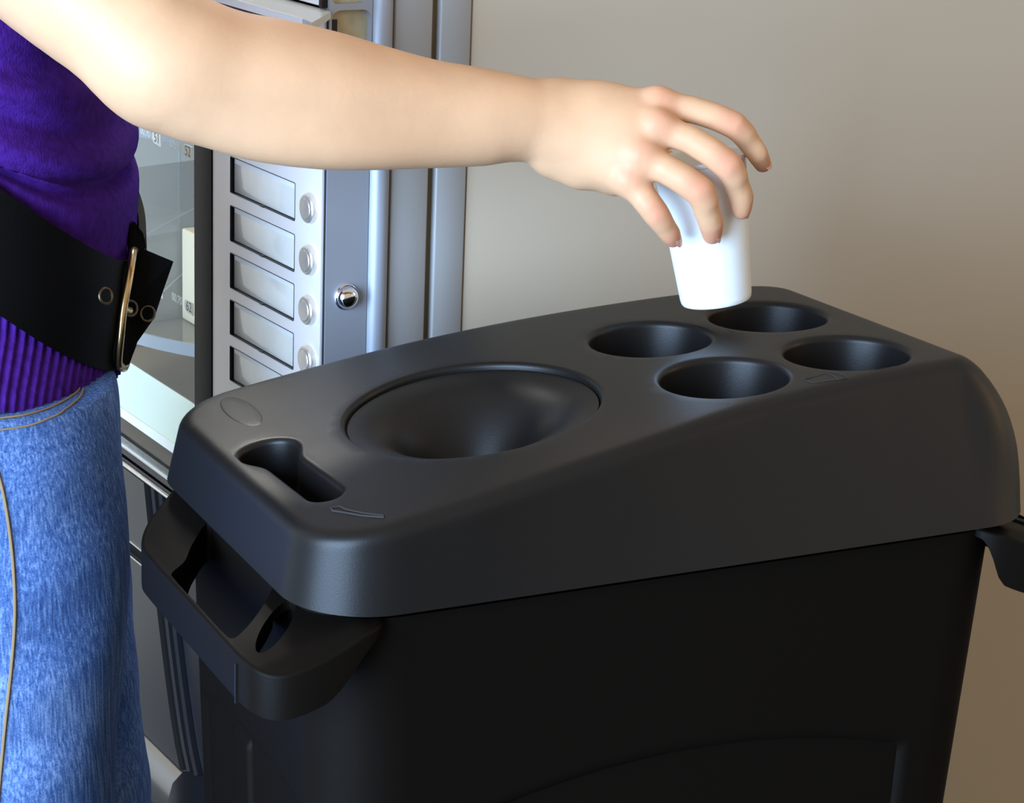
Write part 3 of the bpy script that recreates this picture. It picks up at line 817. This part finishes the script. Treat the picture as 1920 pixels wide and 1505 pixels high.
arm = [
    ([(-0.1607, 0.4751, 1.1787), (-0.0987, 0.3949, 1.1213), (-0.0437, 0.3367, 1.0664), (0.0069, 0.2893, 1.0195), (0.0152, 0.2830, 1.0135)], [0.0515, 0.0500, 0.0476, 0.0414, 0.0394], 0.0200),
    ([(0.0063, 0.2876, 1.0138), (0.0381, 0.2783, 1.0062), (0.0681, 0.2726, 1.0000), (0.1052, 0.2655, 0.9930), (0.1396, 0.2590, 0.9873), (0.1745, 0.2524, 0.9822), (0.2096, 0.2452, 0.9789), (0.2395, 0.2385, 0.9764), (0.2554, 0.2346, 0.9750)], [0.0387, 0.0410, 0.0426, 0.0416, 0.0375, 0.0336, 0.0310, 0.0274, 0.0246], 0.0200),
    ([(0.0282, 0.2700, 0.9876), (0.0591, 0.2573, 0.9757), (0.0975, 0.2450, 0.9694), (0.1323, 0.2405, 0.9666), (0.1694, 0.2400, 0.9658), (0.2065, 0.2379, 0.9666)], [0.0201, 0.0202, 0.0193, 0.0177, 0.0158, 0.0139], 0.0140),
    ([(0.2657, 0.2405, 0.9871), (0.3188, 0.2068, 0.9881)], [0.0127, 0.0106], 0.0160),
    ([(0.2606, 0.2316, 0.9809), (0.3105, 0.1952, 0.9759)], [0.0133, 0.0101], 0.0160),
    ([(0.2581, 0.2273, 0.9712), (0.2986, 0.1906, 0.9583)], [0.0133, 0.0101], 0.0160),
    ([(0.2580, 0.2261, 0.9608), (0.2928, 0.1927, 0.9419)], [0.0133, 0.0094], 0.0160),
    ([(0.2635, 0.2332, 0.9553), (0.2925, 0.2108, 0.9395)], [0.0149, 0.0113], 0.0140),
    ([(0.2861, 0.2254, 0.9799), (0.3028, 0.2065, 0.9630)], [0.0155, 0.0148], 0.0200),
    ([(0.3188, 0.2068, 0.9881), (0.3396, 0.1922, 0.9866), (0.3631, 0.1786, 0.9780), (0.3763, 0.1795, 0.9659), (0.3817, 0.1765, 0.9583), (0.3907, 0.1830, 0.9495)], [0.0106, 0.0090, 0.0091, 0.0078, 0.0073, 0.0059], 0.0060),
    ([(0.3105, 0.1952, 0.9759), (0.3300, 0.1774, 0.9698), (0.3505, 0.1630, 0.9545), (0.3597, 0.1656, 0.9415), (0.3652, 0.1666, 0.9317), (0.3668, 0.1680, 0.9227)], [0.0101, 0.0094, 0.0099, 0.0086, 0.0083, 0.0065], 0.0060),
    ([(0.2986, 0.1906, 0.9583), (0.3121, 0.1755, 0.9513), (0.3298, 0.1623, 0.9388), (0.3368, 0.1638, 0.9261), (0.3424, 0.1658, 0.9160), (0.3465, 0.1700, 0.9070)], [0.0101, 0.0097, 0.0101, 0.0087, 0.0084, 0.0067], 0.0060),
    ([(0.2928, 0.1927, 0.9419), (0.2989, 0.1819, 0.9331), (0.3064, 0.1755, 0.9219), (0.3134, 0.1761, 0.9135), (0.3186, 0.1774, 0.9078), (0.3226, 0.1797, 0.9031)], [0.0094, 0.0091, 0.0089, 0.0075, 0.0072, 0.0058], 0.0060),
    ([(0.3195, 0.2028, 0.9912), (0.3213, 0.2017, 0.9906)], [0.0095, 0.0091], 0.0060),
    ([(0.3108, 0.1891, 0.9791), (0.3126, 0.1880, 0.9785)], [0.0090, 0.0087], 0.0060),
    ([(0.2975, 0.1861, 0.9605), (0.2993, 0.1850, 0.9600)], [0.0090, 0.0087], 0.0060),
    ([(0.2911, 0.1883, 0.9435), (0.2929, 0.1872, 0.9430)], [0.0087, 0.0084], 0.0060),
    ([(0.2575, 0.2303, 0.9515), (0.2716, 0.2208, 0.9447)], [0.0116, 0.0116], 0.0100),
    ([(0.2851, 0.2491, 0.9724), (0.3264, 0.2596, 0.9616), (0.3621, 0.2642, 0.9387), (0.3814, 0.2541, 0.9170)], [0.0136, 0.0110, 0.0085, 0.0071], 0.0120)]
skin = blob_object('body', arm, 0.0020, 0.012, M['skin'], None, 2)
own(skin); skin['label'] = 'bare arm and hand reaching out'
# rosier skin over the knuckles and fingertips
kn = np.array([(0.3160, 0.1944, 0.9955, 0.014, 0.55), (0.3099, 0.1836, 0.9822, 0.013, 0.50), (0.2955, 0.1800, 0.9638, 0.013, 0.50), (0.2897, 0.1819, 0.9470, 0.013, 0.50), (0.3579, 0.1705, 0.9810, 0.011, 0.60), (0.3459, 0.1547, 0.9577, 0.011, 0.65), (0.3250, 0.1541, 0.9421, 0.011, 0.65), (0.3024, 0.1681, 0.9251, 0.011, 0.65), (0.3912, 0.1823, 0.9482, 0.012, 0.80), (0.3706, 0.1705, 0.9205, 0.012, 0.80), (0.3458, 0.1653, 0.9059, 0.012, 0.80), (0.3217, 0.1765, 0.9028, 0.012, 0.80)]); co = np.empty(len(skin.data.vertices) * 3); skin.data.vertices.foreach_get('co', co); co = co.reshape(-1, 3)
rosy = np.zeros(len(co))
for q in kn: rosy = np.maximum(rosy, q[4] * np.exp(-(np.linalg.norm(co - q[:3], axis=1) / q[3]) ** 2))
at = skin.data.attributes.new('rosy', 'FLOAT', 'POINT'); at.data.foreach_set('value', rosy)
nt = M['skin'].node_tree; bs = nt.nodes['Principled BSDF']
src = bs.inputs['Base Color'].links[0].from_socket
an = nt.nodes.new('ShaderNodeAttribute'); an.attribute_name = 'rosy'
mxr = nt.nodes.new('ShaderNodeMix'); mxr.data_type = 'RGBA'
nt.links.new(an.outputs['Fac'], mxr.inputs[0]); nt.links.new(src, mxr.inputs[6]); mxr.inputs[7].default_value = (0.66, 0.25, 0.15, 1)
nt.links.new(mxr.outputs[2], bs.inputs['Base Color'])
for c_, ax_, nv_ in (((0.3740, 0.1702, 0.9217), (0.3008, 0.3706, -0.8787), (0.6933, -0.7177, -0.0654)), ((0.3493, 0.1650, 0.9081), (0.3591, 0.3127, -0.8794), (0.6667, -0.7453, 0.0072)), ((0.3243, 0.1746, 0.9046), (0.5480, 0.2668, -0.7928), (0.6014, -0.7844, 0.1517)), ((0.3920, 0.1782, 0.9523), (0.6161, 0.2110, -0.7589), (0.5486, -0.8063, 0.2212))):
    c_, ax_, nv_ = Vector(c_), Vector(ax_).normalized(), Vector(nv_).normalized()
    nv_ = (nv_ - ax_ * nv_.dot(ax_)).normalized(); sd_ = ax_.cross(nv_)
    rot_ = Matrix((sd_, ax_, nv_)).transposed().to_4x4()
    V = []; nr_ = 7
    for i in range(nr_):
        q_ = i / (nr_ - 1)
        for j in range(20):
            t = 2 * math.pi * j / 20
            x, y = 0.0052 * q_ * math.cos(t), 0.0062 * q_ * math.sin(t)
            V.append(tuple(c_ + rot_.to_3x3() @ Vector((x, y, 0.0008 - 55 * x * x - 18 * y * y))))
    nl = mesh('fingernail', V, grid_faces(nr_, 20), M['nail'], None, True, 60, 1e-6); nl.parent = skin

# torso loft: every level is an ellipse whose front may dip lower than its side
def torso(levels, b_half, n, dr=0.0, ribs=None, fold=None):
    rows = []
    for zf, a, T_, bs, lean in levels:
        th = np.linspace(0, 2 * np.pi, n, endpoint=False)
        cF, cS = np.cos(th), np.sin(th)
        r = 1.0 / ((np.abs(cF)) ** 2.6 + (np.abs(cS)) ** 2.6) ** (1 / 2.6)
        aa = np.where(cF > 0, a + dr, min(a, 0.105) + dr)
        f_ = aa * r * cF; s_ = (b_half * bs + dr) * r * cS
        z = zf + T_ * np.clip(1 - np.clip(cF * r, -1, 1), 0, 2) ** 0.72
        if fold is not None:
            e = fold(th, zf) * (1 - 0.65 * np.clip(cF, 0, 1) ** 2); f_ = f_ + e * cF; s_ = s_ + e * cS
        if ribs is not None:
            e = ribs(th, zf); f_ = f_ + e * cF; s_ = s_ + e * cS
        x = AX.x + FW.x * (f_ + lean) + SW.x * s_; y = AX.y + FW.y * (f_ + lean) + SW.y * s_
        rows.append(np.column_stack([x, y, z]))
    return rows
def interp_levels(tbl, m_):
    t = np.array(tbl); z = np.linspace(t[0, 0], t[-1, 0], m_)
    o = np.argsort(t[:, 0])
    return [(zz_, *[float(np.interp(zz_, t[o, 0], t[o, k])) for k in range(1, 5)]) for zz_ in z]
SWT = [(0.7708, 0.0984, 0.0260, 1.340, 0.000), (0.7766, 0.0989, 0.0340, 1.300, 0.000), (0.7955, 0.1012, 0.0550, 1.100, 0.000), (0.8246, 0.1037, 0.0750, 1.030, 0.000), (0.8463, 0.1032, 0.0830, 1.000, 0.000), (0.8626, 0.1032, 0.0800, 1.000, 0.000), (0.8826, 0.1043, 0.0700, 1.000, 0.000), (0.9025, 0.1034, 0.0550, 1.000, 0.000), (0.9068, 0.1017, 0.0500, 1.000, 0.000), (0.9094, 0.0933, 0.0450, 1.000, 0.000), (0.9137, 0.0924, 0.0450, 1.000, 0.000), (0.9173, 0.1021, 0.0450, 1.000, 0.000), (0.9232, 0.1041, 0.0450, 1.000, 0.000), (0.9318, 0.1018, 0.0400, 1.000, 0.000), (0.9433, 0.0987, 0.0400, 1.000, 0.000), (0.9729, 0.0959, 0.0300, 1.020, 0.000), (1.0271, 0.0921, 0.0300, 1.050, -0.010), (1.0994, 0.0883, 0.0200, 1.100, -0.020), (1.1789, 0.0811, 0.0100, 1.200, -0.040), (1.2429, 0.0519, 0.0000, 1.250, -0.050), (1.2706, 0.0167, 0.0000, 0.900, -0.060)]      # z at the front, half depth, rise towards the side, width factor, lean
zb0, zb1 = SWT[0][0], 0.8272
def ribs(th, z): return 0.0012 * np.cos(th * 118) * sstep(zb1 + 0.012, zb1 - 0.002, z)
def fold(th, z):
    e = 0.0
    for zc, w, amp, sh in ((0.908, 0.0055, -0.010, 0.9), (0.934, 0.011, 0.007, 0.7), (0.953, 0.008, -0.008, 0.2), (0.975, 0.012, 0.006, -0.6), (1.000, 0.010, -0.009, 1.2), (1.028, 0.016, 0.006, 0.2), (1.055, 0.010, -0.008, -0.4), (0.890, 0.012, 0.003, 0.4)):
        zc2 = zc + 0.007 * np.sin(2 * th + sh) - 0.007 * math.sin(sh) + 0.003 * np.sin(5 * th + sh * 3)
        e = e + amp * np.exp(-((z - zc2) / w) ** 2)
    return e
lv = interp_levels(SWT, 150)
rows = torso(lv, 0.135, 944, ribs=ribs, fold=fold)
V = np.concatenate(rows).tolist(); n = 944
F = grid_faces(len(rows), n) + [tuple((len(rows) - 1) * n + j for j in range(n))]
me = bpy.data.meshes.new('sweater'); me.from_pydata(V, [], F)
for p in me.polygons: p.use_smooth = True
own(link('sweater', me, M['sweater']))['label'] = 'purple knit sweater with ribbed hem'

sl = blob_object('sleeve', [([(-0.1530, 0.5628, 1.1725), (-0.1561, 0.4834, 1.1752), (-0.1215, 0.4255, 1.1428)], [0.0689, 0.0616, 0.0564])], 0.004, 0.03, M['sweater'], None, 3)
own(sl)

BT = [(0.7765, 0.0967, 0.1060, 1.12, 0.0), (0.8028, 0.1016, 0.1020, 1.09, 0.0), (0.8282, 0.1036, 0.1050, 1.06, 0.0), (0.8543, 0.1032, 0.1080, 1.03, 0.0)]
rows = torso(interp_levels(BT, 10), 0.135, 160, dr=0.006)
rows_in = torso(interp_levels(BT, 10), 0.135, 160, dr=0.001)
V = np.concatenate(rows + rows_in[::-1]).tolist(); n = 160
F = grid_faces(20, n) + [(19 * n + j, 19 * n + (j + 1) % n, (j + 1) % n, j) for j in range(n)]
belt = own(mesh('belt', V, F, M['belt'], None, True, 50)); belt['label'] = 'wide black leather belt'
def pinned(o):
    o.parent = belt; return o
# loose belt end beyond the buckle
def slab(name, pts, thick, m):
    P = [Vector(p) for p in pts]; nrm = (P[1] - P[0]).cross(P[2] - P[0]).normalized() * thick; n = len(P)
    V = P + [p + nrm for p in P]
    F = [tuple(range(n)), tuple(range(n, 2 * n))] + [(i, (i + 1) % n, n + (i + 1) % n, n + i) for i in range(n)]
    return mesh(name, V, F, m, None, False)
pinned(slab('belt_end', [(0.0255, 0.4242, 0.8578), (0.0359, 0.4227, 0.8620), (0.0552, 0.4136, 0.8535), (0.0468, 0.4111, 0.8335), (0.0396, 0.4086, 0.8153), (0.0264, 0.4064, 0.7994), (0.0193, 0.4027, 0.7847), (0.0127, 0.3999, 0.7837), (0.0164, 0.4056, 0.8236)], 0.003, M['belt']))
pinned(slab('belt_keeper', [(0.0327, 0.4498, 0.8748), (0.0310, 0.4340, 0.8775), (0.0357, 0.4290, 0.8699), (0.0367, 0.4254, 0.8606), (0.0255, 0.4240, 0.8570)], 0.003, M['belt']))
pinned(tube('buckle', catmull([(0.0262, 0.4137, 0.8624), (0.0211, 0.4010, 0.8587), (0.0157, 0.3924, 0.8460), (0.0104, 0.3869, 0.8288), (0.0076, 0.3846, 0.8106), (0.0069, 0.3881, 0.7921), (0.0118, 0.3971, 0.7846), (0.0255, 0.4321, 0.7769), (0.0375, 0.4576, 0.8011), (0.0417, 0.4571, 0.8406), (0.0333, 0.4318, 0.8571)], 6, True), 0.0030, M['brassy'], None, 10, True))['label'] = 'brass belt buckle'
for c_, r_, nv in [((-0.0111, 0.3551, 0.8476), 0.0052, (0.3500, -0.9000, 0.2500)), ((0.0185, 0.3973, 0.8263), 0.0052, (0.2000, -0.9500, 0.2000)), ((0.0343, 0.4077, 0.8186), 0.0052, (0.1000, -0.9800, 0.1500))]:
    c_ = Vector(c_); nv = Vector(nv).normalized(); e1 = nv.orthogonal().normalized(); e2 = nv.cross(e1)
    pinned(tube('eyelet', [c_ + (e1 * math.cos(t) + e2 * math.sin(t)) * r_ for t in np.linspace(0, 2 * math.pi, 24, endpoint=False)], 0.0010, M['eyelet'], None, 8, True))
pinned(tube('buckle_prong', [(0.0101, 0.3856, 0.8310), (0.0142, 0.3905, 0.8276), (0.0172, 0.3942, 0.8257)], [0.0018, 0.0022, 0.0026], M['brassy'], None, 8))

legs = [
    ([(-0.0847, 0.3850, 0.7772), (-0.0868, 0.3745, 0.7427), (-0.0884, 0.3566, 0.6877), (-0.0908, 0.3462, 0.6532), (-0.0950, 0.3308, 0.6015), (-0.1033, 0.3175, 0.5496), (-0.1114, 0.3093, 0.5131)], [0.0801, 0.0851, 0.0887, 0.0873, 0.0823, 0.0786, 0.0761]),
    ([(-0.0483, 0.5280, 0.7246), (-0.0479, 0.5099, 0.6716), (-0.0439, 0.4874, 0.6112), (-0.0424, 0.4700, 0.5621), (-0.0426, 0.4561, 0.5205), (-0.0453, 0.4421, 0.4749), (-0.0487, 0.4335, 0.4445)], [0.0814, 0.0842, 0.0834, 0.0802, 0.0795, 0.0791, 0.0783]),
    ([(-0.1114, 0.3093, 0.5131), (-0.1114, 0.3093, 0.4200), (-0.1214, 0.4333, 0.0700)], [0.0761, 0.0680, 0.0580]),
    ([(-0.0487, 0.4335, 0.4445), (-0.0487, 0.4335, 0.4200), (-0.0043, 0.5532, 0.0700)], [0.0783, 0.0680, 0.0580]),
    ([(-0.0662, 0.4693, 0.7493), (-0.0657, 0.4532, 0.7716)], [0.0848, 0.0716]),
    ([(-0.0806, 0.4159, 0.7603), (-0.0621, 0.4962, 0.7311)], [0.0848, 0.0856])]
def crumple(V):
    z = V[:, 2]; u = (V[:, :2] - np.array([AX.x, AX.y])) @ np.array([FW.x, FW.y])
    w = (V[:, :2] - np.array([AX.x, AX.y])) @ np.array([SW.x, SW.y])
    d = 0.0022 * np.sin(46 * z + 30 * u + 3 * np.sin(20 * w)) * sstep(0.80, 0.70, z) + 0.0016 * np.sin(95 * z - 50 * u + 11 * w)
    out = V.copy(); side = np.sign(w)[:, None]
    out[:, :2] += np.outer(d, [SW.x, SW.y]) * side
    return out
jeans = own(blob_object('jeans', legs, 0.0040, 0.03, M['denim'], None, 2, crumple, 0.7848)); jeans['label'] = 'washed blue denim jeans'
bvh = BVHTree.FromPolygons([v.co for v in jeans.data.vertices], [tuple(p.vertices) for p in jeans.data.polygons])
def on_jeans(pts, lift=0.0008):
    out = []
    for p in pts:
        o = Vector(p); dr_ = (o - Vector(CAM_POS)).normalized()
        hit, nrm, i, d = bvh.ray_cast(o, dr_)
        if hit is not None: out.append(hit + nrm * lift * (1 if nrm.dot(dr_) < 0 else -1))
    return out
def stitched(name, pts, rad, m):
    P = on_jeans(catmull(pts, 10))
    if len(P) > 2:
        o = tube(name, P, rad, m, None, 6); o.parent = jeans
stitched('pocket_stitching', [(-0.1497, 0.1321, 0.8394), (-0.1388, 0.1274, 0.8416), (-0.1252, 0.1213, 0.8442), (-0.1114, 0.1161, 0.8493), (-0.1001, 0.1127, 0.8563), (-0.0971, 0.1123, 0.8599)], 0.0007, M['thread'])
stitched('pocket_stitching', [(-0.1502, 0.1305, 0.8337), (-0.1394, 0.1257, 0.8359), (-0.1244, 0.1192, 0.8391), (-0.1091, 0.1137, 0.8457), (-0.0982, 0.1110, 0.8541), (-0.0955, 0.1114, 0.8594)], 0.0007, M['thread'])
stitched('side_seam', [(-0.1446, 0.1241, 0.8231), (-0.1413, 0.1157, 0.8034), (-0.1400, 0.1074, 0.7807), (-0.1402, 0.0998, 0.7580), (-0.1421, 0.0931, 0.7352), (-0.1468, 0.0858, 0.7066), (-0.1531, 0.0783, 0.6750), (-0.1602, 0.0688, 0.6364)], 0.0011, M['thread'])
for s_, f0 in ((-0.075, -0.03), (0.085, 0.02)):
    c0 = AX + FW * f0 + SW * s_
    pr = [([(c0.x - FW.x * 0.04, c0.y - FW.y * 0.04, 0.05), (c0.x, c0.y, 0.048), (c0.x + FW.x * 0.13, c0.y + FW.y * 0.13, 0.035)], [0.036, 0.042, 0.034])]
    def flat(V):
        V = V.copy(); V[:, 2] = np.maximum(V[:, 2], 0.0); return V
    own(blob_object('shoe', pr, 0.004, 0.02, M['shoe'], None, 1, flat))
